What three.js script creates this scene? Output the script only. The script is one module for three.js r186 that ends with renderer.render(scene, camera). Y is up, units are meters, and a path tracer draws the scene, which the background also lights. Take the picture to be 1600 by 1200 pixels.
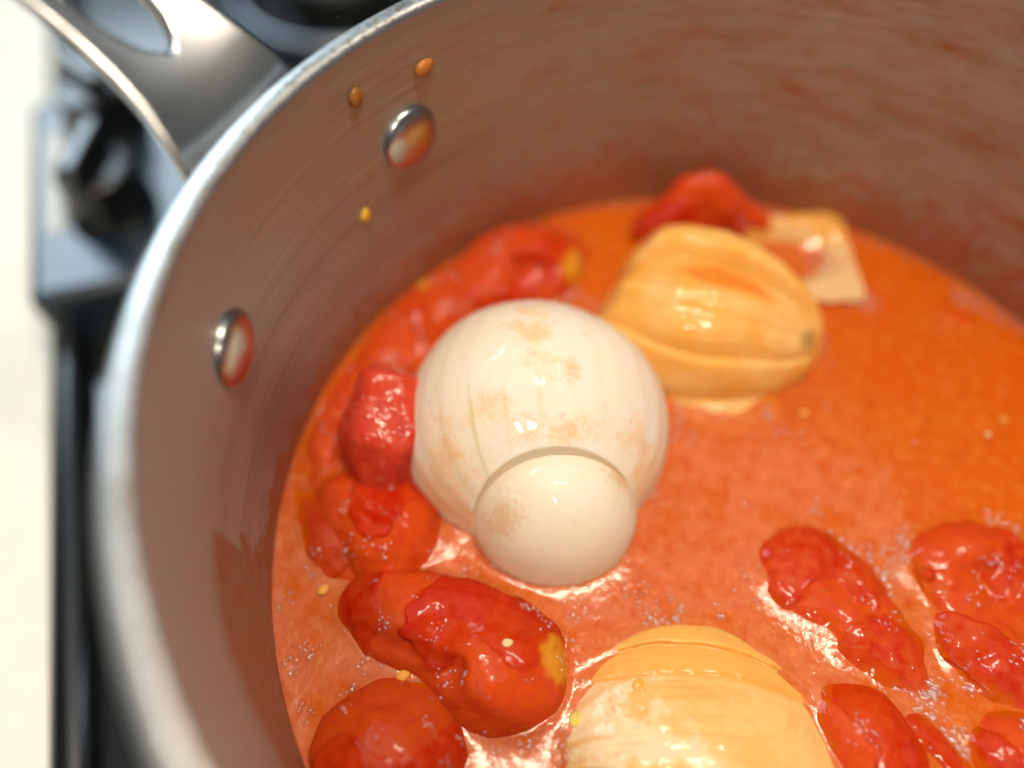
import * as THREE from 'three';
import { ImprovedNoise } from 'three/addons/math/ImprovedNoise.js';
import { RoundedBoxGeometry } from 'three/addons/geometries/RoundedBoxGeometry.js';
import { RectAreaLightUniformsLib } from 'three/addons/lights/RectAreaLightUniformsLib.js';
import { mergeGeometries } from 'three/addons/utils/BufferGeometryUtils.js';

// ---------------------------------------------------------------- camera, lamps, exposure
const scene = new THREE.Scene();
scene.background = new THREE.Color().setRGB(0.12, 0.13, 0.14);          // the unlit rest of the kitchen

const camera = new THREE.PerspectiveCamera(50, 4 / 3, 0.01, 10);
camera.position.set(-0.04859, 0.16846, 0.07299);
camera.up.set(-0.01694, 0.54564, -0.83785);
camera.lookAt(-0.04859, 0.16846 - 0.83797, 0.07299 - 0.54572);
camera.focus = 0.162;
camera.userData.fStop = 2.45;

const renderer = new THREE.WebGLRenderer({ antialias: true });
renderer.toneMapping = THREE.LinearToneMapping;
renderer.toneMappingExposure = 0.83;
renderer.shadowMap.enabled = true;
RectAreaLightUniformsLib.init();

// ---------------------------------------------------------------- small helpers
const counts = {};
function numbered(name) {
  const n = counts[name] = (counts[name] ?? -1) + 1;
  return n ? `${name}_${String(n).padStart(3, '0')}` : name;
}
function tag(o, label, category, group, kind) {
  o.userData.label = label; o.userData.category = category;
  if (group) o.userData.group = group;
  if (kind) o.userData.kind = kind;
  return o;
}
function mesh(name, geometry, material, parent = scene) {
  const m = new THREE.Mesh(geometry, material);
  m.name = parent === scene ? numbered(name) : name;
  m.castShadow = m.receiveShadow = true;
  parent.add(m);
  return m;
}
function group(name, x = 0, y = 0, z = 0) {
  const g = new THREE.Group(); g.name = numbered(name); g.position.set(x, y, z); scene.add(g); return g;
}
let seed = 12345;
const rnd = () => { seed = (seed * 1664525 + 1013904223) >>> 0; return seed / 4294967296; };
const perlin = new ImprovedNoise();
const N = (x, y, z) => perlin.noise(x + 100.37, y + 100.71, z + 100.13);
const fbm = (x, y, z) => N(x, y, z) + 0.5 * N(2.03 * x, 2.03 * y, 2.03 * z) + 0.25 * N(4.1 * x, 4.1 * y, 4.1 * z);
const clamp = (x, a = 0, b = 1) => Math.min(b, Math.max(a, x));
const smooth = (a, b, x) => { const t = clamp((x - a) / (b - a)); return t * t * (3 - 2 * t); };
const mix = (a, b, t) => a + (b - a) * t;
const mixc = (a, b, t) => [mix(a[0], b[0], t), mix(a[1], b[1], t), mix(a[2], b[2], t)];

function dataTexture(w, h, fill, srgb = false) {
  const d = new Uint8Array(w * h * 4), px = [0, 0, 0];
  for (let j = 0; j < h; j++) for (let i = 0; i < w; i++) {
    fill(i / w, j / h, px, i, j);
    const k = (j * w + i) * 4;
    for (let c = 0; c < 3; c++) {
      let v = clamp(px[c]);
      if (srgb) v = v <= 0.0031308 ? v * 12.92 : 1.055 * Math.pow(v, 1 / 2.4) - 0.055;
      d[k + c] = Math.round(255 * v);
    }
    d[k + 3] = 255;
  }
  const t = new THREE.DataTexture(d, w, h, THREE.RGBAFormat);
  t.wrapS = t.wrapT = THREE.RepeatWrapping; t.magFilter = t.minFilter = THREE.LinearFilter;
  if (srgb) t.colorSpace = THREE.SRGBColorSpace;
  t.needsUpdate = true;
  return t;
}

// distance fields, in millimetres; the field is meshed with surface nets
function nets(f, lo, hi, cell) {
  const n = [0, 1, 2].map((a) => Math.ceil((hi[a] - lo[a]) / cell) + 1), [nx, ny, nz] = n;
  const V = new Float32Array(nx * ny * nz), at = (i, j, k) => (k * ny + j) * nx + i;
  for (let k = 0; k < nz; k++) for (let j = 0; j < ny; j++) for (let i = 0; i < nx; i++) V[at(i, j, k)] = f(lo[0] + i * cell, lo[1] + j * cell, lo[2] + k * cell);
  const id = new Int32Array(nx * ny * nz).fill(-1), P = [], I = [];
  const E = [[0, 1], [2, 3], [4, 5], [6, 7], [0, 2], [1, 3], [4, 6], [5, 7], [0, 4], [1, 5], [2, 6], [3, 7]];
  const v = new Float32Array(8);
  for (let k = 0; k < nz - 1; k++) for (let j = 0; j < ny - 1; j++) for (let i = 0; i < nx - 1; i++) {
    let neg = 0;
    for (let c = 0; c < 8; c++) { v[c] = V[at(i + (c & 1), j + ((c >> 1) & 1), k + (c >> 2))]; if (v[c] < 0) neg++; }
    if (neg === 0 || neg === 8) continue;
    let x = 0, y = 0, z = 0, m = 0;
    for (const [a, b] of E) {
      if ((v[a] < 0) === (v[b] < 0)) continue;
      const t = v[a] / (v[a] - v[b]);
      x += mix(a & 1, b & 1, t); y += mix((a >> 1) & 1, (b >> 1) & 1, t); z += mix(a >> 2, b >> 2, t); m++;
    }
    id[at(i, j, k)] = P.length / 3;
    P.push(lo[0] + (i + x / m) * cell, lo[1] + (j + y / m) * cell, lo[2] + (k + z / m) * cell);
  }
  const quad = (a, b, c, d, flip) => { if (a < 0 || b < 0 || c < 0 || d < 0) return; flip ? I.push(a, c, b, a, d, c) : I.push(a, b, c, a, c, d); };
  for (let k = 1; k < nz - 1; k++) for (let j = 1; j < ny - 1; j++) for (let i = 1; i < nx - 1; i++) {
    const s = V[at(i, j, k)] < 0;
    if (s !== V[at(i + 1, j, k)] < 0) quad(id[at(i, j - 1, k - 1)], id[at(i, j, k - 1)], id[at(i, j, k)], id[at(i, j - 1, k)], !s);
    if (s !== V[at(i, j + 1, k)] < 0) quad(id[at(i - 1, j, k - 1)], id[at(i - 1, j, k)], id[at(i, j, k)], id[at(i, j, k - 1)], !s);
    if (s !== V[at(i, j, k + 1)] < 0) quad(id[at(i - 1, j - 1, k)], id[at(i, j - 1, k)], id[at(i, j, k)], id[at(i - 1, j, k)], !s);
  }
  const G = new Float32Array(P.length), e = 0.25;
  for (let q = 0; q < P.length; q += 3) {
    const [x, y, z] = [P[q], P[q + 1], P[q + 2]];
    let gx = f(x + e, y, z) - f(x - e, y, z), gy = f(x, y + e, z) - f(x, y - e, z), gz = f(x, y, z + e) - f(x, y, z - e);
    const l = Math.hypot(gx, gy, gz) || 1;
    G[q] = gx / l; G[q + 1] = gy / l; G[q + 2] = gz / l;
  }
  return { P, G, I };
}
// a field's mesh as a geometry in metres, with colours from paint(x, y, z, nx, ny, nz)
function solid(f, lo, hi, cell, paint) {
  const { P, G, I } = nets(f, lo, hi, cell), g = new THREE.BufferGeometry(), n = P.length / 3;
  const p = new Float32Array(P.length), uv = new Float32Array(n * 2);
  for (let i = 0; i < P.length; i++) p[i] = P[i] * 0.001;
  for (let i = 0; i < n; i++) { uv[2 * i] = (P[3 * i] + 0.6 * P[3 * i + 1]) / 20; uv[2 * i + 1] = (P[3 * i + 2] - 0.6 * P[3 * i + 1]) / 20; }
  g.setAttribute('position', new THREE.BufferAttribute(p, 3));
  g.setAttribute('normal', new THREE.BufferAttribute(G, 3));
  g.setAttribute('uv', new THREE.BufferAttribute(uv, 2));
  if (paint) {
    const c = new Float32Array(P.length);
    for (let q = 0; q < P.length; q += 3) c.set(paint(P[q], P[q + 1], P[q + 2], G[q], G[q + 1], G[q + 2]), q);
    g.setAttribute('color', new THREE.BufferAttribute(c, 3));
  }
  g.setIndex(I);
  return g;
}
const smin = (a, b, k) => { const h = Math.max(k - Math.abs(a - b), 0) / k; return Math.min(a, b) - h * h * k * 0.25; };
const smax = (a, b, k) => -smin(-a, -b, k);
function ell(cx, cy, cz, rx, ry, rz, turn = 0) {        // ellipsoid; its x axis turned in the ground plane by `turn` degrees from +x towards +z
  const c = Math.cos(turn * Math.PI / 180), s = Math.sin(turn * Math.PI / 180);
  return (x, y, z) => {
    const dx = x - cx, dy = y - cy, dz = z - cz, a = (c * dx + s * dz) / rx, b = dy / ry, d = (-s * dx + c * dz) / rz;
    const k0 = Math.hypot(a, b, d), k1 = Math.hypot(a / rx, b / ry, d / rz);
    return k1 < 1e-9 ? -Math.min(rx, ry, rz) : k0 * (k0 - 1) / k1;
  };
}
function capsule(a, b, ra, rb) {
  const d = [b[0] - a[0], b[1] - a[1], b[2] - a[2]], dd = d[0] ** 2 + d[1] ** 2 + d[2] ** 2;
  return (x, y, z) => {
    const t = clamp(((x - a[0]) * d[0] + (y - a[1]) * d[1] + (z - a[2]) * d[2]) / dd);
    return Math.hypot(x - a[0] - t * d[0], y - a[1] - t * d[1], z - a[2] - t * d[2]) - mix(ra, rb, t);
  };
}

// ---------------------------------------------------------------- lamps
function lampPanel(name, label, w, h, pos, look, color, intensity, glow) {
  const g = group(name, ...pos); tag(g, label, 'lamp'); g.lookAt(...look);
  const frame = mesh('housing', new RoundedBoxGeometry(w + 0.04, h + 0.04, 0.03, 2, 0.008), new THREE.MeshStandardMaterial({ color: 0xe8e8e6, roughness: 0.6 }), g);
  frame.position.z = -0.03;
  const d = mesh('diffuser', new THREE.PlaneGeometry(w, h), new THREE.MeshStandardMaterial({ color: 0xffffff, emissive: color, emissiveIntensity: glow }), g);
  d.position.z = -0.01;
  const l = new THREE.RectAreaLight(color, intensity, w, h);
  l.rotation.y = Math.PI; g.add(l);
  return g;
}
lampPanel('unseen_ceiling_light', 'unseen wide flat cool white ceiling light, placed to light the pan from above', 1.3, 1.2, [0.05, 1.15, -0.38], [0.05, 0, -0.38], new THREE.Color().setRGB(0.82, 0.93, 1.0), 0.46, 0.1);  // out of view; softly lights the pan and whitens the sauce's sheen
lampPanel('unseen_window_light', 'unseen tall bluish daylight window, placed to light the handle, console and counter', 0.5, 0.6, [-0.72, 0.8, -0.9], [-0.15, 0, -0.1], new THREE.Color().setRGB(0.68, 0.87, 1.0), 12, 0.1);  // out of view, placed to give cool light on handle, console and counter
for (let k = 0; k < 4; k++) {                                  // out of view: three over the pan, one behind the cook lighting the onions
  const g = k < 3 ? group('unseen_hood_lamp', -0.045 + 0.085 * k, 0.68, -0.05) : group('unseen_front_lamp', -0.10, 0.66, 0.46);
  tag(g, ['small round warm unseen hood lamp hanging over the large onion', 'small round warm unseen hood lamp in the middle of the lamp row', 'small round warm unseen hood lamp hanging over the open sauce', 'small round warm unseen lamp behind the camera, placed to light the onion fronts'][k], 'lamp', k < 3 ? 'unseen hood lamps over the saucepan' : null);
  const cup = mesh('socket', new THREE.CylinderGeometry(0.022, 0.032, 0.034, 24, 1, true), new THREE.MeshStandardMaterial({ color: 0xcccccc, metalness: 1, roughness: 0.3, side: THREE.DoubleSide }), g);
  cup.position.y = 0.012;
  mesh('bulb', new THREE.SphereGeometry(0.021, 20, 14), new THREE.MeshStandardMaterial({ color: 0xffffff, emissive: new THREE.Color().setRGB(1, 0.8, 0.55), emissiveIntensity: 8 }), g).position.y = -0.004;
  const p = new THREE.PointLight(new THREE.Color().setRGB(1, 0.84, 0.62), k < 3 ? 0.55 : 1.15);
  p.shadow.radius = 1.0; p.castShadow = true; p.position.y = -0.004; g.add(p);
}

// ---------------------------------------------------------------- counter and stove
const counterMat = new THREE.MeshStandardMaterial({ roughness: 0.5, map: dataTexture(256, 256, (u, v, p) => {
  const s = 0.02 * N(u * 8, v * 8, 1) + 0.03 * N(u * 40, v * 40, 2); p[0] = 0.64 + s; p[1] = 0.63 + s; p[2] = 0.58 + s; }, true) });
{
  const g = new THREE.BoxGeometry(1.4, 0.03, 2.4), u = g.attributes.uv;
  for (let i = 0; i < u.count; i++) u.setXY(i, u.getX(i) * 5, u.getY(i) * 8);
  const c = mesh('countertop', g, counterMat); c.userData = { kind: 'structure', label: 'cream countertop beside the stove' };
  c.rotation.y = 0.309; c.position.set(-0.197 - 0.7015 * 0.953, -0.0715, -0.072 + 0.7015 * 0.304);
}
const stove = group('stove', -0.197, -0.05, -0.072); stove.rotation.y = 0.309;
tag(stove, 'black enamel stove top with control console under the saucepan', 'stove');
const enamel = new THREE.MeshPhysicalMaterial({ color: 0x0b0c0e, roughness: 0.22, clearcoat: 0.3, clearcoatRoughness: 0.1,
  bumpScale: 0.0004, bumpMap: dataTexture(256, 256, (u, v, p) => { p[0] = p[1] = p[2] = 0.5 + 0.3 * N(u * 6, v * 6, 4) + 0.15 * N(u * 30, v * 30, 7); }) });
const consoleMat = new THREE.MeshPhysicalMaterial({ color: 0x0e1f2d, roughness: 0.32, clearcoat: 0.4, clearcoatRoughness: 0.2 });
const knobMat = new THREE.MeshPhysicalMaterial({ color: 0x0a0a0b, roughness: 0.28, clearcoat: 0.4 });
mesh('cooktop', new RoundedBoxGeometry(0.7, 0.03, 1.3, 3, 0.005), enamel, stove).position.set(0.352, -0.016, 0);
{
  const rail = mesh('front_rail', new THREE.CapsuleGeometry(0.006, 1.25, 8, 24), enamel, stove);
  rail.rotation.x = Math.PI / 2; rail.position.set(0.008, 0.001, 0);
  const con = mesh('control_console', new RoundedBoxGeometry(0.062, 0.028, 0.098, 4, 0.004), consoleMat, stove);
  con.position.set(0.035, 0.009, -0.056);
  mesh('printed_strip', new RoundedBoxGeometry(0.006, 0.0006, 0.05, 2, 0.0003), new THREE.MeshStandardMaterial({ color: 0xb9bdc0, roughness: 0.6 }), con).position.set(-0.022, 0.0142, -0.004);
  for (const z of [-0.041, -0.082]) {
    const pts = [[0, 0], [0.0145, 0], [0.0142, 0.004], [0.0125, 0.006], [0.0118, 0.016], [0.0108, 0.018], [0, 0.0182]].map(([x, y]) => new THREE.Vector2(x, y));
    const k = mesh('knob', new THREE.LatheGeometry(pts, 36), knobMat, stove);
    k.position.set(0.031, 0.0232, z); k.rotation.y = z < -0.06 ? 0.5 : -0.35;
    mesh('grip', new RoundedBoxGeometry(0.0065, 0.012, 0.025, 3, 0.002), knobMat, k).position.y = 0.021;
  }
}
const iron = new THREE.MeshStandardMaterial({ color: 0x0d0d0d, roughness: 0.55, bumpMap: enamel.bumpMap, bumpScale: 0.0006 });
{
  const grate = group('burner_grate', -0.0, -0.05, -0.0); grate.rotation.y = 0.309;
  tag(grate, 'black cast iron burner grate carrying the saucepan', 'grate');
  const bar = (w, d, x, z, y = 0.003) => mesh('bar', new RoundedBoxGeometry(w, 0.008, d, 2, 0.0025), iron, grate).position.set(x, y, z);
  bar(0.30, 0.009, 0.02, -0.16); bar(0.30, 0.009, 0.02, 0.16); bar(0.009, 0.311, -0.1345, 0); bar(0.009, 0.311, 0.1745, 0);
  for (const a of [-0.075, 0.0, 0.075]) bar(0.009, 0.309, a + 0.02, 0, 0.0105 - 0.0085);
}
{
  const b = group('burner', -0.13, -0.05, -0.28); tag(b, 'black round burner with metal ring behind the saucepan handle', 'burner');
  mesh('ring', new THREE.TorusGeometry(0.045, 0.004, 12, 60).rotateX(Math.PI / 2), new THREE.MeshStandardMaterial({ color: 0x777b80, metalness: 1, roughness: 0.35 }), b).position.y = 0.003;
  mesh('cap', new THREE.LatheGeometry([[0, 0.016], [0.022, 0.016], [0.025, 0.013], [0.025, 0.0]].map(([x, y]) => new THREE.Vector2(x, y)).reverse(), 48), iron, b);
}

// ---------------------------------------------------------------- saucepan
const RIM = 75.7;
const edge = [[-180, 14], [-172, 15], [-166, 15], [-159, 17], [-152, 18], [-144, 19], [-138, 20], [-131, 23], [-122, 27], [-119, 30], [-109, 26], [-104, 34], [-101, 38], [-91, 36], [-81, 31], [-71, 27], [-62, 28], [-52, 26], [-41, 23], [-20, 26], [0, 26], [90, 30], [140, 22], [148, 27], [153, 34], [158, 40], [164, 41.5], [168.3, 42], [169.2, 36], [170.2, 24], [172, 27], [173, 21], [176, 16], [180, 14]];
function edgeAt(th) { let i = 0; while (edge[i + 1][0] < th) i++; const [a, b] = [edge[i], edge[i + 1]]; return mix(a[1], b[1], (th - a[0]) / (b[0] - a[0])); }
const spots = [[-78.7, 50.4, 1.3, 1.8], [-124.5, 56.7, 4, 1.6], [-105, 31, 5, 2.4], [-57.7, 16.4, 4, 3], [-91, 47, 1.0, 1.0], [-137, 50, 0.6, 0.5], [-128, 60.5, 3.0, 3.0]];
function residue(u, v) {                                  // share of dried sauce on the wall, its redness
  const th = u * 360 - 180, y = v * 81 - 5, cx = Math.cos(th * Math.PI / 180) * 100, cz = Math.sin(th * Math.PI / 180) * 100;
  const n1 = fbm(cx * 0.09, y * 0.05, cz * 0.09), n2 = fbm(cx * 0.28, y * 0.34, cz * 0.28), n3 = N(cx * 1.3, y * 1.1, cz * 1.3);
  const top = edgeAt(th) + (th > 140 || th < -172 ? 0.6 * n2 : 4.5 * n1 + 2.5 * n2);
  const near = clamp((top - y) / Math.max(8, top));        // 0 at the old tide line, 1 at the sauce
  const band = th > 140 && th < 172;
  let a = band ? (y < top ? 0.8 + 0.16 * n2 + 0.12 * n3 : 0) : smooth(-0.1, 0.6, near * 1.3 + 0.5 * n2 + 0.3 * n3 - 0.16) * (y < top ? 1 : 0);
  if (!band) a *= smooth(0, 1.8, top - y) * 0.9; else a *= smooth(0, 0.5, top - y);
  for (const [t, yy, w, h] of spots) {
    const d = Math.hypot((((th - t + 540) % 360) - 180) * 1.745 / w, (y - yy) / h) + 0.35 * n2;
    a = Math.max(a, 0.55 * smooth(1.15, 0.75, d));
  }
  for (let k = 0; k < 1; k++) {                            // a thin dried run down the wall
    const t = clamp((th + 60.5) / 7.5), line = mix(28, 54.4, t);
    if (th > -60.5 && th < -53) a = Math.max(a, 0.8 * smooth(0.75, 0.25, Math.abs(y - line)) * (1 - 0.7 * t));
  }
  if (th > -128 && th < 20) a = Math.max(a, smooth(-128, -112, th) * clamp(0.44 + 0.55 * fbm(cx * 0.07, y * 0.22, cz * 0.07) + 0.12 * n3));       // smeared film of dried sauce; its colour also darkens and warms the back wall
  a = Math.max(a, 0.9 * smooth(0.2, -0.6, (y - 5 - 2.5 * n1 - 1.5 * n2) / 3 + 0.35 * n3));       // the wet tide line just above the sauce
  const red = clamp(0.5 + 0.7 * n1 + 0.3 * n2 + 0.5 * near);
  return [clamp(a), red];
}
const WW = 2048, WH = 512, res = new Float32Array(WW * WH * 2);
for (let j = 0; j < WH; j++) for (let i = 0; i < WW; i++) { const r = residue(i / WW, j / WH); res[2 * (j * WW + i)] = r[0]; res[2 * (j * WW + i) + 1] = r[1]; }
const line = Array.from({ length: WH }, (_, j) => 0.5 * N(j * 0.43, 3.3, 0) + 0.5 * N(j * 0.11, 7.7, 0) + (rnd() - 0.5) * 0.5);
const brush = (u, v, j) => line[j] * (0.6 + 0.4 * N(Math.cos(u * 6.283) * 3, Math.sin(u * 6.283) * 3, j * 0.05)) + 0.35 * N(Math.cos(u * 6.283) * 14, Math.sin(u * 6.283) * 14, v * 330);
const wallMap = dataTexture(WW, WH, (u, v, p, i, j) => {
  const a = res[2 * (j * WW + i)], r = res[2 * (j * WW + i) + 1], b = 0.13 * brush(u, v, j);
  const c = mixc([0.38 + b, 0.385 + b, 0.39 + b], mixc([0.22, 0.082, 0.004], [0.28, 0.066, 0.003], r), a); p[0] = c[0]; p[1] = c[1]; p[2] = c[2];
}, true);
const wallRM = dataTexture(WW, WH, (u, v, p, i, j) => { const a = res[2 * (j * WW + i)]; p[0] = 0; p[1] = clamp(mix(0.5 + 0.12 * brush(u, v, j), 0.5, a)); p[2] = 1 - a; });
const wallBump = dataTexture(WW, WH, (u, v, p, i, j) => { const a = res[2 * (j * WW + i)]; p[0] = p[1] = p[2] = 0.4 + 0.22 * brush(u, v, j) * (1 - a) + 0.25 * a; });
const wallMat = new THREE.MeshPhysicalMaterial({ anisotropy: 0.4, anisotropyRotation: Math.PI / 2, map: wallMap, roughnessMap: wallRM, metalnessMap: wallRM, roughness: 1, metalness: 1, bumpMap: wallBump, bumpScale: 0.0002 });

function revolve(profile, nt, vOf) {                        // profile: [r, y] in mm from inside to outside
  const P = [], U = [], I = [], m = profile.length;
  for (let t = 0; t <= nt; t++) {
    const th = -Math.PI + 2 * Math.PI * t / nt;
    profile.forEach(([r, y], k) => { P.push(r * Math.cos(th) / 1000, y / 1000, r * Math.sin(th) / 1000); U.push(t / nt, vOf ? vOf(r, y) : k / (m - 1)); });
  }
  for (let t = 0; t < nt; t++) for (let k = 0; k < m - 1; k++) { const a = t * m + k, b = a + m; I.push(a, a + 1, b, b, a + 1, b + 1); }
  const g = new THREE.BufferGeometry();
  g.setAttribute('position', new THREE.Float32BufferAttribute(P, 3)); g.setAttribute('uv', new THREE.Float32BufferAttribute(U, 2)); g.setIndex(I); g.computeVertexNormals();
  const nn = g.attributes.normal;                            // close the seam
  for (let k = 0; k < m; k++) { const e = nt * m + k; for (const c of ['X', 'Y', 'Z']) { const s = nn['get' + c](k) + nn['get' + c](e); nn['set' + c](k, s / 2); nn['set' + c](e, s / 2); } }
  return g;
}
const pan = group('saucepan');
tag(pan, 'brushed steel saucepan full of tomato sauce, onions and tomatoes', 'saucepan');
const inner = [];
for (let k = 0; k <= 10; k++) inner.push([98.7 + 0.1 * k, mix(-32, RIM - 1.6, k / 10)]);
mesh('inner_wall', revolve([...inner].reverse(), 360, (r, y) => (y + 5) / 81), wallMat, pan);
const steel = new THREE.MeshStandardMaterial({ color: new THREE.Color().setRGB(0.47, 0.475, 0.48), metalness: 1, roughness: 0.3 });
mesh('base', revolve([[0.01, -40], [80, -40], [92, -38.5], [97.5, -35], [98.7, -32]].reverse(), 180), steel, pan);
mesh('outer_wall', revolve([[104.0, RIM - 1.2], [103.4, RIM - 6], [103.2, 0], [102.6, -36], [100, -41.5], [94, -43], [0.01, -43]].reverse().reverse(), 240), steel, pan);
{
  const prof = [];                                          // rounded lip, with a flat on top
  const pts = [[99.7, RIM - 1.6], [99.85, RIM - 0.95], [100.3, RIM - 0.4], [100.9, RIM - 0.1], [101.6, RIM], [102.8, RIM], [103.5, RIM - 0.12], [103.95, RIM - 0.5], [104.0, RIM - 1.2]];
  for (const q of pts) prof.push(q);
  const rimMap = dataTexture(2048, 64, (u, v, p) => {
    const a = u * 6.2832, x = Math.cos(a) * 100, z = Math.sin(a) * 100;
    const n = fbm(x * 0.5, v * 3, z * 0.5) + 0.6 * N(x * 1.7, v * 7, z * 1.7), s = smooth(0.12, 0.6, n) * smooth(0.30, 0.5, v) * smooth(0.95, 0.8, v);
    const b = 0.03 * N(x * 2, v * 20, z * 2);
    const c = mixc([0.47 + b, 0.475 + b, 0.48 + b], [0.22, 0.16, 0.08], 0.8 * s); p[0] = c[0]; p[1] = c[1]; p[2] = c[2];
  }, true);
  const rimRM = dataTexture(2048, 64, (u, v, p) => { const a = u * 6.2832, x = Math.cos(a) * 100, z = Math.sin(a) * 100; p[0] = 0; p[1] = clamp(0.36 + 0.12 * N(x * 0.9, v * 6, z * 0.9)); p[2] = 0.95; });
  const m = mesh('rim', revolve(prof.reverse(), 480), new THREE.MeshStandardMaterial({ map: rimMap, roughnessMap: rimRM, metalnessMap: rimRM, roughness: 1, metalness: 1 }), pan);
  m.userData.label = 'bright steel rim with brown baked-on specks';
}
const polished = new THREE.MeshStandardMaterial({ color: new THREE.Color().setRGB(0.47, 0.475, 0.48), metalness: 1, roughness: 0.27 });
for (const th of [-136.2, -173.0]) {
  const pts = [[7.3, -1], [7.3, 0.5], [7.15, 1.0], [6.7, 1.5], [5.6, 2.05], [4.0, 2.5], [2.0, 2.75], [0.01, 2.82]].map(([x, y]) => new THREE.Vector2(x / 1000, y / 1000));
  const r = mesh('rivet', new THREE.LatheGeometry(pts, 48), polished, pan), a = th * Math.PI / 180;
  r.position.set(0.0996 * Math.cos(a), 0.048, 0.0996 * Math.sin(a));
  r.quaternion.setFromUnitVectors(new THREE.Vector3(0, 1, 0), new THREE.Vector3(-Math.cos(a), 0.01, -Math.sin(a)).normalize());
}
{
  // handle: a thick strap, forked round a long hole, that leaves the wall below the rim and climbs outwards
  const A = -154.6 * Math.PI / 180, dx = Math.cos(A), dz = Math.sin(A);
  const prof = [[104.6, 36], [104.7, 52], [106.2, 62], [110, 69.5], [115.5, 75.5], [122, 80.5], [130, 85.5], [145, 93], [165, 101], [190, 109]];
  const cum = [0]; for (let i = 1; i < prof.length; i++) cum.push(cum[i - 1] + Math.hypot(prof[i][0] - prof[i - 1][0], prof[i][1] - prof[i - 1][1]));
  const curve = new THREE.SplineCurve(prof.map(([a, b]) => new THREE.Vector2(a, b))).getPoints(140);
  const len = [0]; for (let i = 1; i < curve.length; i++) len.push(len[i - 1] + curve[i].distanceTo(curve[i - 1]));
  const half = [[0, 16.5], [16, 17.5], [27, 17.5], [36, 15.6], [44, 13.6], [52, 12.2], [62, 11.2], [75, 10.6], [200, 10]];
  const hole = [[49.5, 0], [51, 2.1], [54, 3.7], [60, 5.2], [70, 5.6], [150, 5.0]];
  const lin = (t, s) => { if (s <= t[0][0]) return t[0][1]; for (let i = 1; i < t.length; i++) if (s <= t[i][0]) return mix(t[i - 1][1], t[i][1], (s - t[i - 1][0]) / (t[i][0] - t[i - 1][0])); return t[t.length - 1][1]; };
  const f = (x, y, z) => {                                  // here x: radial, y: up, z: across
    let best = 1e9, bi = 0;
    for (let i = 0; i < curve.length - 1; i++) { const d = (curve[i].x - x) ** 2 + (curve[i].y - y) ** 2; if (d < best) { best = d; bi = i; } }
    const tx = curve[Math.min(bi + 1, curve.length - 1)].x - curve[Math.max(bi - 1, 0)].x, ty = curve[Math.min(bi + 1, curve.length - 1)].y - curve[Math.max(bi - 1, 0)].y, tl = Math.hypot(tx, ty);
    const along = ((x - curve[bi].x) * tx + (y - curve[bi].y) * ty) / tl, s = len[bi] + along, nrm = (-(x - curve[bi].x) * ty + (y - curve[bi].y) * tx) / tl;
    const w = lin(half, s), az = Math.abs(z), dish = 1.6 * (az / w) ** 2 * smooth(20, 45, s);
    let d = smax(az - w, Math.abs(nrm - dish) - 1.7, 1.6);
    if (s > 44) { const hw = lin(hole, s); d = smax(d, s < 49.5 ? -Math.hypot(az, 49.5 - s) : hw - az, 1.8); }
    return Math.max(d, -s, s - 112);
  };
  const g = solid(f, [98, 30, -22], [196, 116, 22], 0.8);
  const h = mesh('handle', g, new THREE.MeshStandardMaterial({ color: new THREE.Color().setRGB(0.47, 0.475, 0.48), metalness: 1, roughness: 0.3 }), pan);
  h.rotation.y = -A;
}

// ---------------------------------------------------------------- food
const pulpBump = dataTexture(512, 512, (u, v, p) => {
  const t = 40, w = (a, b, k) => { const q = a * 6.2832, r = b * 6.2832; return N(Math.cos(q) * k + 3 * Math.cos(r), Math.sin(q) * k, Math.cos(r) * k) + N(Math.sin(r) * k, Math.cos(q) * k, Math.sin(q) * k + t); };
  p[0] = p[1] = p[2] = 0.5 + 0.18 * w(u, v, 5) + 0.16 * w(u, v, 12) + 0.1 * w(u, v, 26);
});
const foodMat = (o) => new THREE.MeshPhysicalMaterial({ vertexColors: true, roughness: 0.2, specularIntensity: 0, bumpMap: pulpBump, bumpScale: 0.0002, ...o });
const tomatoMat = foodMat({ roughness: 0.95, bumpScale: 0.0001, transmission: 0.45, thickness: 0, clearcoat: 0.6, clearcoatRoughness: 0.07 });
const onionMat = foodMat({ roughness: 0.97, bumpScale: 0.00003, transmission: 0.5, thickness: 0, clearcoat: 1, clearcoatRoughness: 0.05 });
const cookedMat = foodMat({ roughness: 0.97, bumpScale: 0.00006, transmission: 0.5, thickness: 0, clearcoat: 0.8, clearcoatRoughness: 0.1 });
const fields = [];                                           // every food's field, for the sauce's meniscus and the froth
function food(name, label, category, f, box, cell, paint, mat, groupName) {
  const m = mesh(name, solid(f, box[0], box[1], cell, paint), mat);
  tag(m, label, category, groupName);
  fields.push({ f, lo: box[0], hi: box[1], kind: category, geometry: m.geometry });
  return m;
}

// large pale onion, hollowed where the small one sits
const SC = [-39.0, 3.2, -0.6], SR = [17.8, 21.2, 14.9], small0 = ell(...SC, ...SR);
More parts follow.
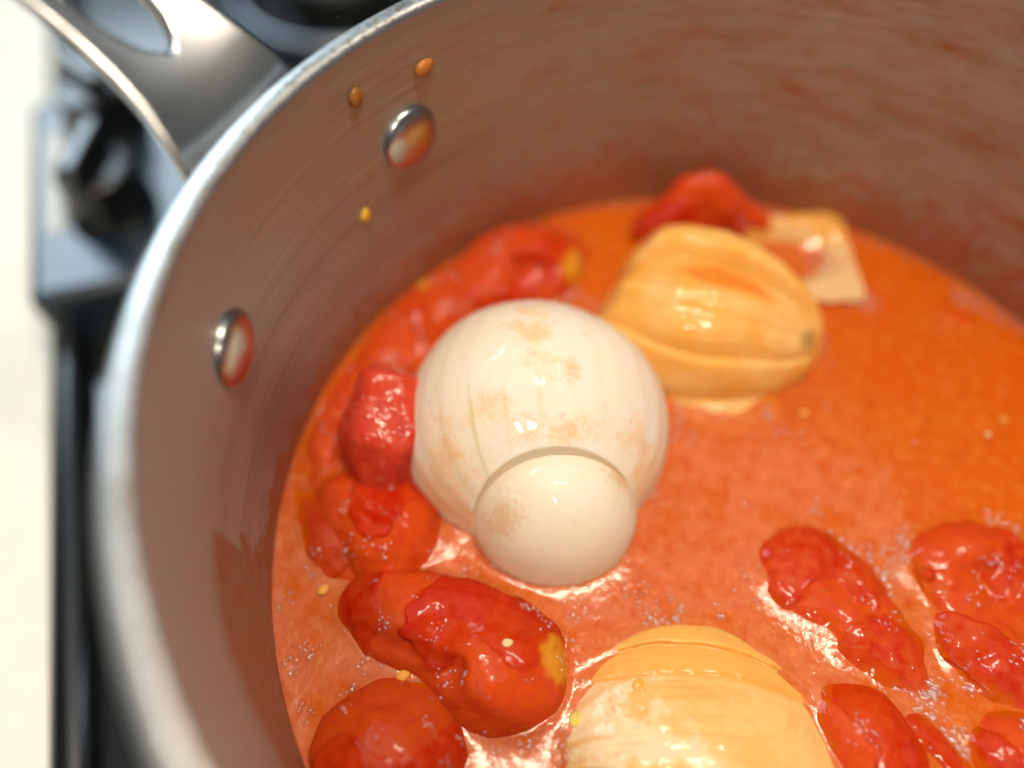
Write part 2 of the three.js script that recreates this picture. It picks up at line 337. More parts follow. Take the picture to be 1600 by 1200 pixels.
// the hollow that the small onion slid into: its own shape swept along the way it came
const notch = (() => {
  const d = [0, 0.838 / SR[1], 0.546 / SR[2]], dd = d[1] ** 2 + d[2] ** 2;
  return (x, y, z) => {
    const q = [(x - SC[0]) / SR[0], (y - SC[1]) / SR[1], (z - SC[2]) / SR[2]], t = Math.max(0, (q[1] * d[1] + q[2] * d[2]) / dd);
    const b = q[1] - t * d[1], c = q[2] - t * d[2], k0 = Math.hypot(q[0], b, c), k1 = Math.hypot(q[0] / SR[0], b / SR[1], c / SR[2]);
    return k1 < 1e-9 ? -14 : k0 * (k0 - 0.955) / k1;
  };
})();
{
  const base = ell(-43.2, 1.0, -22.4, 31.4, 32.6, 29), ax = [0.1, -0.25, 0.96];
  const ang = (x, y, z) => {                                 // angle round the axis that points at the small onion
    const d = [x + 42.4, y - 8, z + 20.2]; return Math.atan2(d[1] + 0.26 * d[2], d[0] - 0.1 * d[2]);
  };
  const f = (x, y, z) => {
    let d = base(x, y, z);
    if (Math.abs(d) < 4) { const a = ang(x, y, z); d += 0.10 * Math.sin(a * 26) * (0.5 + 0.5 * N(a * 3, 0, 0)) + 0.5 * N(x * 0.05, y * 0.05, z * 0.05) + 0.04 * N(x * 0.5, y * 0.5, z * 0.5) + 1.6 * N(x * 0.028, y * 0.028, z * 0.028); }
    return smax(d, -notch(x, y, z), 0.5);
  };
  const patches = [[-44.9, 35.6, -28.3, 6, 1], [-42.4, 36.9, -20, 6, 0.95], [-36, 36, -18, 5, 0.8], [-55.3, 31.7, -10, 5.5, 0.75], [-46, 31.2, -4, 5, 0.8], [-38, 31.5, -5, 6, 0.8], [-31.2, 30.9, -7, 6, 0.9], [-23, 25, -7.5, 7, 0.75], [-62.5, 20, -3.3, 9, 0.7], [-61.6, 9, 1.4, 9, 1.0], [-43.5, 33.2, -34.4, 6, 0.7], [-19, 12, -6, 8, 0.8]];
  food('large_onion', 'large pale peeled onion with orange sauce stains', 'onion', f, [[-75, -34, -54], [-10, 38, 10]], 0.55, (x, y, z) => {
    const a = ang(x, y, z), n = fbm(x * 0.16, y * 0.16, z * 0.16), fine = N(x * 1.1, y * 1.1, z * 1.1), finer = N(x * 2.3, y * 2.3, z * 2.3);
    let s = -0.5;
    for (const [px, py, pz, r, k] of patches) s = Math.max(s, k * (1.25 - Math.hypot(x - px, y - py, z - pz) / r));
    s = smooth(0.0, 0.95, s + 0.5 * n + 0.34 * fine + 0.26 * finer - 0.05) * 0.55;
    let c = [0.975, 0.95, 0.84];
    const vein = smooth(0.82, 1.0, Math.sin(a * 24 + 0.9 * N(x * 0.05, y * 0.05, z * 0.05))) * smooth(-0.1, 0.5, N(a * 2.1, 5.5, z * 0.04)) * smooth(-24, -12, z);
    c = mixc(c, [0.58, 0.62, 0.22], 0.8 * vein);
    c = mixc(c, [0.98, 0.97, 0.91], clamp(0.5 + N(x * 0.07, y * 0.07, z * 0.07)));
    const fibre = N(a * 34, 1.5, 0.04 * z) + 0.6 * N(a * 75, 4.5, 0.05 * z); c = mixc(c, [0.93, 0.89, 0.62], 0.25 * smooth(0.1, 0.7, fibre));
    return mixc(c, mixc([0.96, 0.62, 0.22], [0.95, 0.46, 0.09], clamp(0.3 + n)), s);
  }, onionMat);
}
{
  const f = (x, y, z) => { const d = small0(x, y, z); return Math.abs(d) < 3 ? d + 0.04 * N(x * 0.5, y * 0.5, z * 0.5) + 0.25 * N(x * 0.08, y * 0.08, z * 0.08) : d; };
  food('small_onion', 'small smooth ivory onion tucked into the hollow of the large onion', 'onion', f, [[-59, -20, -18], [-19, 26, 17]], 0.5, (x, y, z) => {
    const n = fbm(x * 0.2, y * 0.2, z * 0.2), fine = N(x * 1.2, y * 1.2, z * 1.2);
    let s = Math.max(1.1 - Math.hypot((x + 50) / 6, (z - 6) / 5), 1.15 - Math.hypot((x + 26) / 4, (z + 4) / 6), 1.0 - Math.hypot((x + 32) / 5, (z + 10) / 3));
    s = smooth(0.0, 0.95, s + 0.4 * n + 0.5 * fine - 0.1) * 0.5;
    let c = mixc([0.975, 0.955, 0.85], [0.975, 0.94, 0.79], clamp(0.5 + N(x * 0.1, y * 0.1, z * 0.1)));
    return mixc(c, [0.80, 0.42, 0.11], s);
  }, onionMat);
}
// onion half on its side: nested layers that meet at the root
{
  const root = [27, 4.8, -46.5], U = [-0.975, 0.02, -0.22], nn = [-0.06, 0.76, 0.65];
  const un = Math.hypot(...U); U.forEach((c, i) => { U[i] = c / un; });
  let d0 = nn[0] * U[0] + nn[1] * U[1] + nn[2] * U[2]; for (let i = 0; i < 3; i++) nn[i] -= d0 * U[i];
  const nl = Math.hypot(...nn); for (let i = 0; i < 3; i++) nn[i] /= nl;
  const Vv = [nn[1] * U[2] - nn[2] * U[1], nn[2] * U[0] - nn[0] * U[2], nn[0] * U[1] - nn[1] * U[0]];
  if (Vv[1] < 0) Vv.forEach((c, i) => { Vv[i] = -c; });
  const coords = (x, y, z) => { const a = x - root[0], b = y - root[1], c = z - root[2]; return [a * U[0] + b * U[1] + c * U[2], a * Vv[0] + b * Vv[1] + c * Vv[2], a * nn[0] + b * nn[1] + c * nn[2]]; };
  const table = [[-181, 0], [-100, 0], [-82, 0.5], [-50, 1.0], [-27, 0.7], [-24.5, -0.7], [-12, -0.2], [1, -0.4], [3.2, -1.5], [12, -1.2], [21, -1.4], [23, -2.5], [34, -3.4], [44, -3.8], [54, -3.2], [58, 0.2], [62, 0.8], [74, 1.0], [88, 0.4], [105, 0], [180, 0]];
  const girth = [[-1, 0], [0, 3.5], [1.5, 6.5], [4, 10], [8, 13.6], [14, 17.4], [21, 20.2], [29, 21.6], [38, 21.4], [46, 19.4], [56, 15]];
  const body = (x, y, z) => {
    const [u, v, w] = coords(x, y, z); let i = 0; while (girth[i + 1][0] < u && i < girth.length - 2) i++;
    const r = mix(girth[i][1], girth[i + 1][1], clamp((u - girth[i][0]) / (girth[i + 1][0] - girth[i][0])));
    return smax((Math.hypot(v, (w + 1.5) * 1.06) - r) * 0.72, -u, 1);
  };
  const fold = (u, v, w) => {                                // angle round the axis, swept back towards the root, and the layers' relief there
    const a = Math.atan2(v, w) * 57.3 + 6 * N(u * 0.05, v * 0.05, 3) - 5 * smooth(25, 50, u);
    let i = 0; while (table[i + 1][0] < a && i < table.length - 2) i++;
    const t = clamp((a - table[i][0]) / (table[i + 1][0] - table[i][0])), r = Math.hypot(v, w);
    return [mix(table[i][1], table[i + 1][1], t) * smooth(1, 15, r) + 0.02 * Math.sin(a * 0.9) * smooth(2, 10, r), a];
  };
  const f = (x, y, z) => {
    const b = body(x, y, z), lobe = ell(1, -1.5, -33, 17, 3.4, 8, 12)(x, y, z);       // a loose layer, awash in front of it
    if (b > 6 && lobe > 4) return Math.min(b, lobe);
    const [u, v, w] = coords(x, y, z);
    let d = b - fold(u, v, w + 1.5)[0];
    d = smax(d, (u - 53) + 0.3 * v + 2.2 * N(v * 0.12, w * 0.12, 4), 4);
    return (smin(d, lobe, 1.5) + 0.45 * N(x * 0.1, y * 0.1, z * 0.1) + 0.10 * N(x * 0.5, y * 0.5, z * 0.5)) * 0.8;
  };
  food('onion_half', 'amber stewed onion half, cut side up, its layers meeting at a brown root', 'onion', f, [[-33, -19, -84], [32, 31, -22]], 0.55, (x, y, z) => {
    const [u, v, w] = coords(x, y, z), [h, a] = fold(u, v, w + 1.5), n = fbm(x * 0.12, y * 0.12, z * 0.12), fine = N(x * 0.9, y * 0.9, z * 0.9);
    let c = mixc([0.96, 0.55, 0.12], [0.96, 0.70, 0.28], clamp(0.35 + 0.8 * n + 0.15 * fine));
    c = mixc(c, [0.95, 0.46, 0.07], smooth(-2.2, -3.6, h + 0.6 * n) * 0.5);
    const pool = 1.2 - Math.hypot((a - 42) / 12, (u - 27) / 11);
    c = mixc(c, [0.82, 0.26, 0.02], smooth(0, 0.5, pool + 0.3 * n) * 0.8);
    c = mixc(c, [0.40, 0.22, 0.09], 0.75 * smooth(0.3, 0.9, 1.2 - Math.hypot((u - 4.5) / 3.6, (a - 4) / 22) + 0.5 * fine));
    return c;
  }, cookedMat);
}
// onion at the bottom, with stepped outer layers
{
  const b0 = ell(-13, -6, 52, 30, 14.2, 31), b1 = ell(-13, -6, 51.7, 30.6, 14.7, 31.7), b2 = ell(-13, -6, 51.3, 31.2, 15.2, 33.4);
  const rim1 = (x) => 32.5 + 0.005 * (x + 18) ** 2, rim2 = (x) => 26.5 + 0.009 * (x + 16) ** 2;
  const ang = (x, y, z) => Math.atan2(z - 51, y + 8);
  const f = (x, y, z) => {
    let d = b0(x, y, z);
    if (d > 9) return d;
    const wob = 0.8 * N(x * 0.12, 3, z * 0.1);
    d = smin(d, smax(b1(x, y, z), z - rim1(x) + wob, 0.9), 0.5);
    d = smin(d, smax(b2(x, y, z), z - rim2(x) + wob, 0.9), 0.5);
    const a = ang(x, y, z);
    d += 0.025 * Math.sin(a * 42 + 2 * N(x * 0.06, 0, z * 0.06)) + 0.28 * Math.sin(a * 15 + 0.7 * N(x * 0.1, 0, 0)) * smooth(-24, -38, x) + 0.25 * N(x * 0.25, y * 0.25, z * 0.25) + 0.05 * N(x * 1.1, y * 1.2, z * 1.2) + 0.4 * N(x * 0.08, y * 0.08, z * 0.08);
    return smax(d, -x - 38 + 0.10 * (z - 45) + 0.5 * N(y * 0.3, z * 0.3, 2), 2.2);
  };
  food('layered_onion', 'golden stewed onion dome with two curved layer edges', 'onion', f, [[-45, -24, 14], [23, 14, 72]], 0.55, (x, y, z) => {
    const n = fbm(x * 0.13, y * 0.13, z * 0.13), fine = N(x * 1.0, y * 1.0, z * 1.0);
    const inside = smooth(-0.2, 0.6, (z - rim1(x)) / 3 + 0.3 * n);
    let c = mixc([0.95, 0.58, 0.15], mixc([0.96, 0.86, 0.56], [0.95, 0.68, 0.26], smooth(-0.5, 0.15, 0.9 * n + (x + 14) / 24 + 0.25 * fine)), inside);
    const cutLine = Math.max(smooth(0.9, 0.2, Math.abs(z - rim1(x) - 0.8 * -N(x * 0.12, 3, z * 0.1))), smooth(0.8, 0.2, Math.abs(z - rim2(x) - 0.8 * -N(x * 0.12, 3, z * 0.1))));
    c = mixc(c, [0.88, 0.40, 0.06], 0.5 * cutLine);
    c = mixc(c, [0.92, 0.56, 0.15], 0.5 * smooth(0.1, 0.55, n + 0.45 * fine));
    const fibre = N(ang(x, y, z) * 30, 1.5, 0.05 * x) + 0.6 * N(ang(x, y, z) * 70, 3.5, 0.06 * x); c = mixc(c, [0.86, 0.44, 0.09], 0.4 * smooth(0.0, 0.7, fibre));
    c = mixc(c, [0.78, 0.34, 0.05], 0.6 * smooth(0.6, 1, Math.sin(ang(x, y, z) * 15 + 2.6 + 0.7 * N(x * 0.1, 0, 0))) * smooth(-25, -36, x));
    return c;
  }, cookedMat);
}
// onion petal against the far wall
{
  const f = (x, y, z) => {
    const a = -0.10, u = (x - 33) * Math.cos(a) + (z + 77) * Math.sin(a), v = -(x - 33) * Math.sin(a) + (z + 77) * Math.cos(a);
    const mid = -2.2 + 5.6 * smooth(0.55, 1.5, Math.hypot((u + 13) / 16, (v + 1) / 7.5)) + 0.5 * N(u * 0.12, 9, v * 0.12) - 0.04 * v;
    return smax(smax(Math.abs(y - mid) - 0.9, Math.abs(v) - 15 - 0.04 * u + 1.6 * N(u * 0.15, 2, 2), 1.8), Math.abs(u + 4) - 15.5 + 0.02 * v + 1.6 * N(v * 0.15, 5, 2), 6);
  };
  food('onion_petal', 'loose cupped onion petal holding a pool of sauce, by the far wall', 'onion piece', f, [[8, -8, -98], [52, 12, -56]], 0.6, (x, y, z) => {
    const n = fbm(x * 0.12, y * 0.12, z * 0.12);
    return mixc([0.84, 0.62, 0.34], [0.86, 0.50, 0.12], smooth(-0.3, 0.5, n + (-z - 82) / 14));
  }, cookedMat);
}
// tomatoes
let tears = 0;
const tearAt = (o, x, y, z) => N(x * 0.062 + o.shift, y * 0.062, z * 0.062) + 0.10 * N(x * 0.33, y * 0.33 + o.shift, z * 0.33);
const tomatoPaint = (o = {}) => (x, y, z) => {
  const n = fbm(x * 0.11, y * 0.11, z * 0.11), f1 = N(x * 0.45, y * 0.45, z * 0.45), f2 = N(x * 1.3, y * 1.3, z * 1.3);
  let c = mixc([0.55, 0.019, 0.002], [0.65, 0.072, 0.004], clamp(0.35 + 0.55 * n + 0.35 * f1 + 0.2 * f2));
  c = mixc(c, o.flesh ?? [0.58, 0.06, 0.018], clamp((o.pale ?? 0.25) + 0.35 * f1 + 0.2 * f2) * 0.75);
  if (!o.bare) c = mixc(c, mixc([0.70, 0.105, 0.010], [0.66, 0.070, 0.016], clamp(0.5 + f1 + 0.5 * f2)), 0.8 * smooth(0.03, -0.06, tearAt(o, x, y, z)));      // flesh where the skin is torn off
  c = mixc(c, [0.62, 0.10, 0.003], smooth(0.3, -0.5, (y - 1.6) / 2.2 + 0.9 * n + 0.3 * f1));          // sauce that clings above the waterline, in ragged tongues
  for (const [px, py, pz, r, col] of o.dabs ?? []) c = mixc(c, col, smooth(1.1, 0.6, Math.hypot(x - px, y - py, z - pz) / r + 0.25 * f1));
  return c;
};
function tomato(name, label, ells, o = {}) {
  const sunk = o.sink ?? 5.0; ells = ells.map((e) => Array.isArray(e[0]) ? [[e[0][0], e[0][1] - 0.3 * sunk, e[0][2]], [e[1][0], e[1][1] - 0.3 * sunk, e[1][2]], e[2], e[3]] : [e[0], e[1] - sunk, e[2], e[3] + 0.5 * sunk, e[4] + 0.65 * sunk, e[5] + 0.5 * sunk, e[6]]);
  const parts = ells.map((e) => Array.isArray(e[0]) ? capsule(...e) : ell(...e)), cuts = (o.cuts ?? []).map((e) => Array.isArray(e[0]) ? capsule(...e) : ell(...e));
  o.shift = 7.31 * ++tears; const k = o.k ?? 4, amp = o.amp ?? 0.9;
  const f = (x, y, z) => {
    let d = 1e9; for (const p of parts) d = smin(d, p(x, y, z), k);
    for (const c of cuts) d = smax(d, -c(x, y, z), o.kc ?? 1.5);
    if (o.poly) { const [c, pl] = o.poly; let q = -1e9; for (const [a, b, e, w] of pl) q = smax(q, (a * (x - c[0]) + b * (y - c[1]) + e * (z - c[2])) / Math.hypot(a, b, e) - w, 1.6); d = smax(d, q, 1.6); }
    if (Math.abs(d) > 5) return d;
    d += amp * (0.2 - 0.7 * Math.abs(N(x * 0.085, y * 0.085, z * 0.085 + 30))) + 0.6 * amp * N(x * 0.13, y * 0.13, z * 0.13) + 0.18 * amp * N(x * 0.3, y * 0.3, z * 0.3 + 9) + 0.05 * N(x * 0.62, y * 0.62, z * 0.62) + 0.05 * N(x * 1.25, y * 1.25, z * 1.25);
    if (!o.bare) d -= 0.5 * smooth(-0.04, 0.03, tearAt(o, x, y, z)) - 0.3;
    return smax(d, Math.hypot(x, z) - 98.3, 0.6);
  };
  const lo = [1e9, 1e9, 1e9], hi = [-1e9, -1e9, -1e9];
  const grow = (c, r) => { for (let i = 0; i < 3; i++) { lo[i] = Math.min(lo[i], c[i] - r); hi[i] = Math.max(hi[i], c[i] + r); } };
  for (const e of ells) if (Array.isArray(e[0])) { grow(e[0], e[2] + 4); grow(e[1], e[3] + 4); } else { const r = Math.max(e[3], e[5]) + 3; grow([e[0], e[1], e[2]], 0); for (const s of [-1, 1]) { grow([e[0] + s * r, e[1] + s * (e[4] + 3), e[2] + s * r], 0); } }
  return food(name, label, 'tomato', f, [lo, hi], o.cell ?? 0.55, tomatoPaint(o), tomatoMat);
}
const YEL = [0.80, 0.36, 0.03];
tomato('tomato_chunk', 'angular pink tomato chunk heaped beside the large onion', [[-76, 7, -18.5, 17, 17, 20, 10]],
  { bare: true, sink: 0, pale: 0.62, flesh: [0.72, 0.10, 0.06], amp: 0.9, poly: [[-76, 9, -18.5], [[0.1, 1, 0.25, 10.6], [0.75, 0.7, 0.1, 11.4], [-0.75, 0.6, 0.1, 10.4], [0.15, 0.45, -0.9, 12], [-0.25, 0.5, 0.95, 12], [0.8, 0.1, 0.6, 10.6], [0.9, 0.05, -0.4, 11.6], [-0.95, 0, -0.5, 9.5], [-0.8, 0.1, 0.5, 11]]] });
tomato('plum_tomato', 'smooth dark red plum tomato under the pink tomato chunk', [[-75, 0.5, 2, 11, 10, 12.5, 0], [-82, 0.5, -4, 10, 7.5, 9, 0]], { amp: 1.5, pale: 0.12, cuts: [[[-84, 9, -2], [-66, 9.5, 6], 1.2, 1.4]] });
tomato('tomato_flap', 'torn tomato skin flap along the pan wall', [[-85, 0.6, 5, 14, 4.6, 8, 46], [[-92, 0.5, -3], [-75, 1.2, 15], 2.6, 2.2]], { amp: 0.9, k: 3, flesh: [0.66, 0.13, 0.03], pale: 0.4 });
tomato('folded_tomato', 'long collapsed tomato with a folded skin, seed on its side', [[-68, 1.8, 21.5, 14.5, 7.8, 9.5, 18], [-50.5, 1.0, 30.5, 13.5, 10.5, 12.5, 40], [-58, 3, 20, 10, 6, 5, 14]],
  { amp: 1.2, cuts: [[[-80, 7, 26], [-60, 6.5, 33], 1.6, 2.6]], kc: 2.4, dabs: [[-39, 4, 30, 5, YEL]] });
tomato('round_tomato', 'round red tomato in the sauce below the folded tomato', [[-71, -0.6, 48, 14.5, 11, 14.5, 0]], { amp: 1.5, pale: 0.2 });
tomato('hollow_tomato', 'hollow red tomato with a yellow tip behind the large onion', [[-46, 4.5, -73, 15.5, 9, 11, -12], [-58, 3, -66, 8, 6, 7, 0]], { cuts: [[-43, 9.5, -62.5, 9.5, 5, 6.5, 0]], kc: 2.5, amp: 1.0, dabs: [[-31.5, 7, -69, 5.5, YEL]] });
tomato('tomato_scraps', 'soft tomato scraps by the wall behind the large onion', [[-66, 1.4, -62, 13, 6.5, 8, -35], [-75, 1.2, -48, 9, 6.5, 13, 25], [-85, 0.5, -35, 8, 5.5, 12, 20], [-91, 0, -18, 6, 5, 13, 8]], { amp: 1.7, flesh: [0.66, 0.14, 0.03], pale: 0.45, dabs: [[-72, 4, -64.5, 2.0, YEL]] });
tomato('curled_tomato', 'curled red tomato skin standing behind the onion half', [[[-12, 2, -86], [-3, 11, -91], 5, 4.6], [3, 9.5, -92, 8, 8, 4, 8], [[4, 11, -92.5], [19, 4.5, -88], 4.2, 3.2], [2, 3, -89, 12, 5, 4, 8]], { sink: 0, amp: 1.6, k: 5, pale: 0.1 });
tomato('sunken_tomato', 'half sunken tomato strip with a pointed tail', [[15, 0.9, 10, 11.5, 5.2, 10.5, 20], [24.5, 0.4, 21, 14, 5, 10.5, 58], [31, -1.2, 31, 11, 3.6, 4.2, 70]], { amp: 1.0, k: 5, cuts: [[22, 5.5, 15, 8, 2.6, 3.6, 55]], kc: 2, flesh: [0.68, 0.12, 0.03], pale: 0.25 });
tomato('torn_tomato', 'torn lumpy tomato covered in bubbles beside the sunken strip', [[49, 1.5, 5.5, 13, 6, 6, -8], [45, 0.5, 17, 7.5, 5, 9, 0], [50, 0.5, 28, 12.5, 5.5, 9, 20], [58, 1, 14, 7, 4.5, 9, 0]], { amp: 1.9, cuts: [[52.5, 6, 14, 5, 3.4, 5, 0]], flesh: [0.64, 0.10, 0.03], pale: 0.3 });
tomato('tomato_strip', 'narrow bright red tomato strip beside the layered onion', [[21, 0.4, 44, 14, 6, 8.5, 55]], { amp: 0.9, pale: 0.05 });
tomato('tomato_wedge', 'small red tomato wedge below the torn tomato', [[49, 0.2, 46, 11, 6, 9, 30]], { amp: 0.9, pale: 0.1 });
tomato('tomato_lump', 'low red tomato lump by the far right pan wall', [[65, 0.3, -60.5, 9.5, 3.6, 5.5, 42]], { amp: 0.8, pale: 0.15 });
tomato('tomato_shred', 'thin tomato shred between the sunken strip and the tomato strip', [[[30, 0.4, 41], [39, 0.2, 52], 3.6, 3.0]], { amp: 0.6, pale: 0.2, cell: 0.5 });

// ---------------------------------------------------------------- sauce
function foodAt(x, y, z, reach = 10) {
  let d = 1e9;
  for (const o of fields) if (x > o.lo[0] - reach && x < o.hi[0] + reach && z > o.lo[2] - reach && z < o.hi[2] + reach) d = Math.min(d, o.f(x, y, z));
  return d;
}
const glintMounds = [[-62, 5.0, 0.55, 4.2], [8, 12, 0.35, 4], [-33, 9, 0.3, 5], [-55, 38, 0.3, 4], [37, 8, 0.3, 4]];   // gentle swells shaped so the sauce surface catches glints
const LEVEL = 0.9;
function sauceY(x, z, r = Math.hypot(x, z)) {
  const d = foodAt(x, LEVEL + 0.5, z, 8);
  let h = LEVEL + (0.5 + 0.45 * N(x * 0.1, 12, z * 0.1)) * Math.exp(-Math.max(d, 0) / 1.6) + 0.7 * Math.exp(-(99 - r) / 1.6) + 0.14 * N(x * 0.06, 0, z * 0.06) + 0.05 * N(x * 0.22, 4, z * 0.22) + 0.04 * N(x * 0.7, 8, z * 0.7);
  for (const [mx, mz, a, w] of glintMounds) h += a * Math.exp(-((x - mx) ** 2 + (z - mz) ** 2) / (w * w));
  return h;
}
{
  const NT = 900, NR = 215, R = 99.0, P = [], C = [], U = [], I = [], W = NR + 1;
  for (let t = 0; t < NT; t++) for (let k = 0; k <= NR; k++) {
    const r = R * (0.001 + 0.999 * Math.pow(k / NR, 0.8)), a = 2 * Math.PI * t / NT, x = r * Math.cos(a), z = r * Math.sin(a);
    P.push(x / 1000, sauceY(x, z, r) / 1000, z / 1000); U.push(x / 26, z / 26);
    const n = fbm(x * 0.045, 2, z * 0.045), n2 = fbm(x * 0.35, 5, z * 0.35), n3 = N(x * 1.5, 7, z * 1.5);
    let c = mixc([0.55, 0.088, 0.001], [0.55, 0.110, 0.002], clamp(0.4 + 0.6 * n + 0.2 * n2));
    c = mixc(c, [0.62, 0.165, 0.024], 0.6 * smooth(0.15, 0.8, n2 + 0.45 * n3));
    c = mixc(c, [0.48, 0.046, 0.002], 0.5 * smooth(0.3, 0.9, -n2 - 0.2 * n3 + 0.3 * n));
    const wx = x + 5 * N(x * 0.07, 31, z * 0.07), wz = z + 5 * N(x * 0.07, 37, z * 0.07), cloud = fbm(wx * 0.13, 41, wz * 0.13);
    const foamSheen = smooth(-0.1, 0.45, cloud * 0.4 + n2 * 0.3 + n3 * 0.25 + clamp((z + 24 - 0.2 * Math.abs(x - 5)) / 12, -1, 0.25) - clamp((x - 36 + 6 * cloud) / 10, 0, 1));
    c = mixc(c, [0.62, 0.185, 0.09], 0.46 * foamSheen);          // pale ragged froth; its patch also paints in the ceiling's pink sheen
    c = mixc(c, [0.72, 0.28, 0.07], 0.45 * smooth(0.42, 0.7, N(x * 1.1, 51, z * 1.1) + 0.25 * n2)); c = mixc(c, [0.46, 0.04, 0.002], 0.4 * smooth(0.45, 0.75, N(x * 0.8, 57, z * 0.8) + 0.25 * cloud));   // pulp flecks
    C.push(...c);
  }
  for (let t = 0; t < NT; t++) for (let k = 0; k < NR; k++) { const a = t * W + k, b = ((t + 1) % NT) * W + k; I.push(a, b, a + 1, b, b + 1, a + 1); }
  const g = new THREE.BufferGeometry();
  g.setAttribute('position', new THREE.Float32BufferAttribute(P, 3)); g.setAttribute('color', new THREE.Float32BufferAttribute(C, 3)); g.setAttribute('uv', new THREE.Float32BufferAttribute(U, 2));
  g.setIndex(I); g.computeVertexNormals();
  if (g.attributes.normal.getY(500) < 0) { for (let i = 0; i < I.length; i += 3) { const q = I[i]; I[i] = I[i + 1]; I[i + 1] = q; } g.setIndex(I); g.computeVertexNormals(); }
  const m = mesh('tomato_sauce', g, new THREE.MeshPhysicalMaterial({ vertexColors: true, transparent: true, opacity: 0.66, roughness: 0.12, ior: 1.5, bumpMap: pulpBump, bumpScale: 0.00006 }));
  // the cloudy liquid below its surface: layers of suspended pulp, down to where nothing shows through any more
  const layer = (name, depth, rough, opacity) => {
    const nt = 260, nr = 64, p = [], cc = [], ii = [], w = nr + 1;
    for (let t = 0; t < nt; t++) for (let k = 0; k <= nr; k++) {
      const r = 98.9 * (0.002 + 0.998 * k / nr), a = 2 * Math.PI * t / nt, x = r * Math.cos(a), z = r * Math.sin(a), n = fbm(x * 0.12, 21 + depth, z * 0.12), q = N(x * 0.5, 23, z * 0.5 + depth);
      p.push(x / 1000, (LEVEL - depth + rough * n) / 1000, z / 1000);
      cc.push(...mixc([0.51, 0.064, 0.001], [0.57, 0.115, 0.002], clamp(0.5 + 0.8 * n + 0.5 * q)));
    }
    for (let t = 0; t < nt; t++) for (let k = 0; k < nr; k++) { const a = t * w + k, b = ((t + 1) % nt) * w + k; ii.push(a, a + 1, b, b, a + 1, b + 1); }
    const lg = new THREE.BufferGeometry();
    lg.setAttribute('position', new THREE.Float32BufferAttribute(p, 3)); lg.setAttribute('color', new THREE.Float32BufferAttribute(cc, 3)); lg.setIndex(ii); lg.computeVertexNormals();
    mesh(name, lg, new THREE.MeshPhysicalMaterial({ vertexColors: true, roughness: 1, specularIntensity: 0, transparent: opacity < 1, opacity }), m);
  };
  layer('cloudy_layer', 1.1, 0.35, 0.42); layer('cloudy_layer', 2.4, 0.5, 0.5); layer('pulp', 4.4, 0.7, 1);
  tag(m, 'glossy orange red tomato sauce filling the saucepan', 'sauce');
}

// ---------------------------------------------------------------- seeds
const seedGeometry = (() => {
  const g = new THREE.SphereGeometry(1, 20, 14), p = g.attributes.position;
  for (let i = 0; i < p.count; i++) { const x = p.getX(i), t = 1 - 0.22 * smooth(-0.2, 1, x); p.setXYZ(i, x * 0.0013, p.getY(i) * 0.0006 * t, p.getZ(i) * 0.0010 * t); }
  g.computeVertexNormals(); return g;
})();
const seedMat = (r, g, b) => new THREE.MeshPhysicalMaterial({ color: new THREE.Color().setRGB(r, g, b), roughness: 0.25, clearcoat: 0.5, clearcoatRoughness: 0.1, bumpMap: pulpBump, bumpScale: 0.0002 });
const amber = seedMat(0.80, 0.38, 0.05), pale = seedMat(0.80, 0.62, 0.32), rust = seedMat(0.30, 0.11, 0.012);
function topOf(x, z) { let y = 24; while (y > 1.0 && foodAt(x, y, z, 3) > 0) y -= 0.1; return y; }
for (const [x, z, turn, s, m, label] of [
  [-69, 33, 0.4, 1.3, amber, 'amber tomato seed on the edge of the round tomato'], [-48.6, 28.6, 0.2, 1.0, pale, 'pale seed on the flank of the folded tomato'],
  [21, -29, 0.2, 0.9, amber, 'tomato seed floating in sauce near the onion half root'], [-23.4, 34.8, 0.8, 1.2, amber, 'amber tomato seed lying on the layered onion'],
  [-87, 16, 1.0, 1.2, amber, 'amber seed in the sauce beside the torn flap'], [68, -28, 0.2, 0.9, amber, 'lone seed floating in open orange sauce near the wall'],
  [63, -24, 1.3, 0.7, pale, 'tiny pale seed floating in open orange sauce'], [-35.4, 40.5, 1.2, 1.4, seedMat(0.62, 0.50, 0.08), 'greenish seed at the cut end of the layered onion'],
  [-33.5, -28, 0.3, 0.7, rust, 'tiny orange scrap stuck on the large onion']]) {
  const y = topOf(x, z), o = mesh('tomato_seed', seedGeometry, m);
  o.position.set(x / 1000, (y + 0.15) / 1000 + (y < 1.1 ? 0.0003 : 0), z / 1000); o.rotation.y = turn; o.scale.setScalar(0.85 * s);
  tag(o, label, 'seed');
}
for (const [th, y, turn, s, m, label] of [
  [-145.2, 36.5, 1.4, 1.45, seedMat(0.75, 0.42, 0.03), 'golden seed stuck on the wall below the rivets'], [-143.3, 65.4, 1.55, 1.75, rust, 'flat rust coloured scrap on the wall near the rim'],
  [-132.9, 62.6, 0.35, 1.9, seedMat(0.42, 0.13, 0.012), 'orange tomato scrap on the wall above a rivet']]) {
  const a = th * Math.PI / 180, o = mesh('tomato_seed', seedGeometry, m);
  const q = new THREE.Quaternion().setFromRotationMatrix(new THREE.Matrix4().makeBasis(new THREE.Vector3(-Math.sin(a), 0, Math.cos(a)), new THREE.Vector3(-Math.cos(a), 0, -Math.sin(a)), new THREE.Vector3(0, -1, 0)));
  o.quaternion.copy(q).multiply(new THREE.Quaternion().setFromAxisAngle(new THREE.Vector3(0, 1, 0), turn));
  o.position.set(0.0992 * Math.cos(a), y / 1000, 0.0992 * Math.sin(a)); o.scale.setScalar(s);
  tag(o, label, 'seed');
}

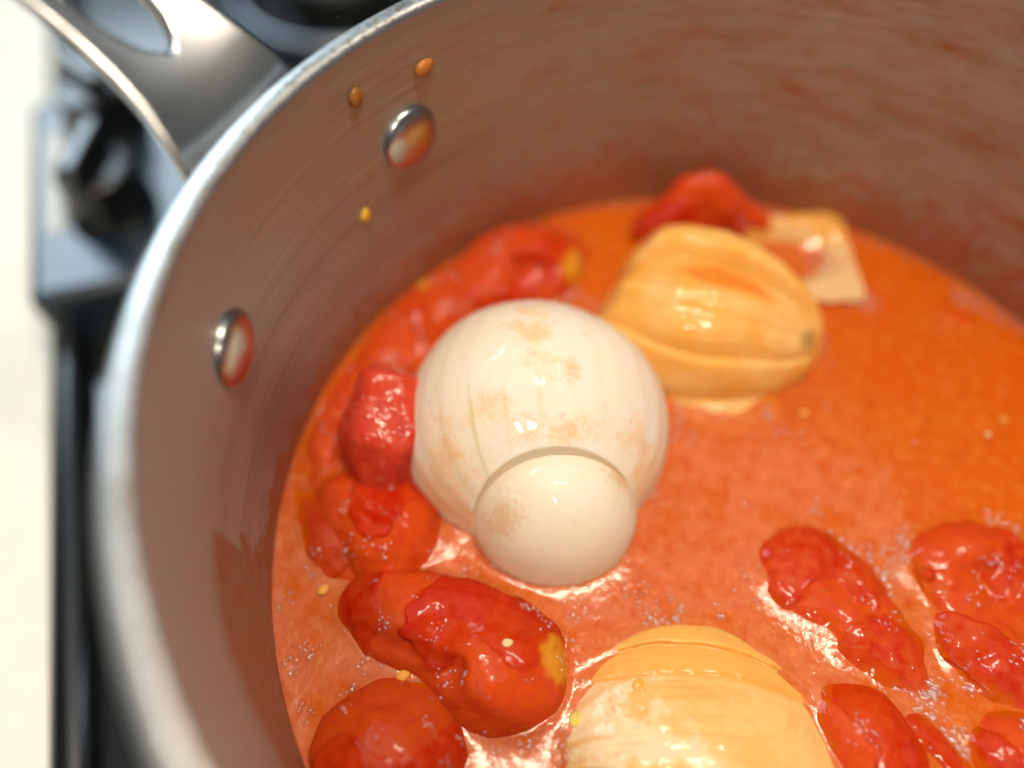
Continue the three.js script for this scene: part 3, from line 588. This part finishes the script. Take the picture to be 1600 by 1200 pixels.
// ---------------------------------------------------------------- froth: tiny bubbles on the sauce and the food
{
  const list = [], M = new THREE.Matrix4(), up = new THREE.Vector3(0, 1, 0);
  const add = (x, y, z, nx, ny, nz, r) => { const q = new THREE.Quaternion().setFromUnitVectors(up, new THREE.Vector3(nx, ny, nz).normalize()); list.push(M.clone().compose(new THREE.Vector3(x, y, z), q, new THREE.Vector3(r, r, r))); };
  for (const o of fields) {
    const p = o.geometry.attributes.position, n = o.geometry.attributes.normal, onion = /onion/.test(o.kind);
    for (let t = 0; t < p.count * (onion ? 0.06 : 0.14); t++) {
      const i = Math.floor(rnd() * p.count), x = p.getX(i) * 1000, y = p.getY(i) * 1000, z = p.getZ(i) * 1000;
      if (y < 2.0 || n.getY(i) < 0.25) { rnd(); continue; }
      const cl = fbm(x * 0.16 + 40, y * 0.16, z * 0.16), keep = onion ? smooth(0.35, 0.8, cl) * 0.6 : smooth(0.25, 0.6, cl);
      if (rnd() > keep) continue;
      add(p.getX(i), p.getY(i), p.getZ(i), n.getX(i), n.getY(i), n.getZ(i), (0.45 + 0.5 * rnd() * rnd()) / 1000);
    }
  }
  for (let t = 0; t < 110000; t++) {
    const a = rnd() * 6.2832, r = 98 * Math.sqrt(rnd()), x = r * Math.cos(a), z = r * Math.sin(a), e = 98.6 - r;
    const cl = fbm(x * 0.09, 60, z * 0.09);
    if (cl < 0.0) continue;
    const d = foodAt(x, LEVEL + 0.5, z, 6); if (d < 0.1) continue;
    const near = Math.max(Math.exp(-d / 1.6), 0.5 * Math.exp(-e / 2.2), 0.02 * smooth(0.5, 0.9, cl));
    if (rnd() > near * smooth(0.1, 0.6, cl) * 0.8) continue;
    add(x / 1000, (sauceY(x, z, r) + 0.05) / 1000, z / 1000, 0, 1, 0, (0.48 + 0.55 * rnd() * rnd()) / 1000);
  }
  for (const [cx, cz, w, n] of [[-22, 14.5, 3.2, 18], [-5, 19, 1.6, 6], [-63, 7, 3.4, 18], [-57, 12, 2.5, 10], [5, 17, 2.6, 14], [8, 5, 1.5, 6], [36, 3, 2.4, 10], [-33, 20, 2.5, 8], [-88, 28, 2.2, 14], [-87, 40, 2, 10], [-90, 12, 2, 9], [-13, -24, 4, 16], [-6, -23, 4, 14], [36, 34, 2.5, 9], [-38, 28, 2.2, 8]])
    for (let k = 0; k < n; k++) { const a = rnd() * 6.2832, q = w * Math.sqrt(rnd()), x = cx + q * Math.cos(a), z = cz + q * Math.sin(a); if (foodAt(x, LEVEL + 0.5, z, 4) > 0.1) add(x / 1000, (sauceY(x, z) + 0.05) / 1000, z / 1000, 0, 1, 0, (0.5 + 0.55 * rnd() * rnd()) / 1000); else rnd(); }
  const g = new THREE.SphereGeometry(1, 14, 10, 0, Math.PI * 2, 0, Math.PI * 0.55);
  const b = new THREE.InstancedMesh(g, new THREE.MeshPhysicalMaterial({ color: 0xffffff, transmission: 1, thickness: 0, roughness: 0.14, ior: 1.8 }), list.length);
  list.forEach((m, i) => b.setMatrixAt(i, m));
  b.name = 'froth'; tag(b, 'tiny clear bubbles frothing on sauce and tomatoes', 'bubbles', null, 'stuff');
  scene.add(b);
  console.log('bubbles', list.length);
}
renderer.render(scene, camera);
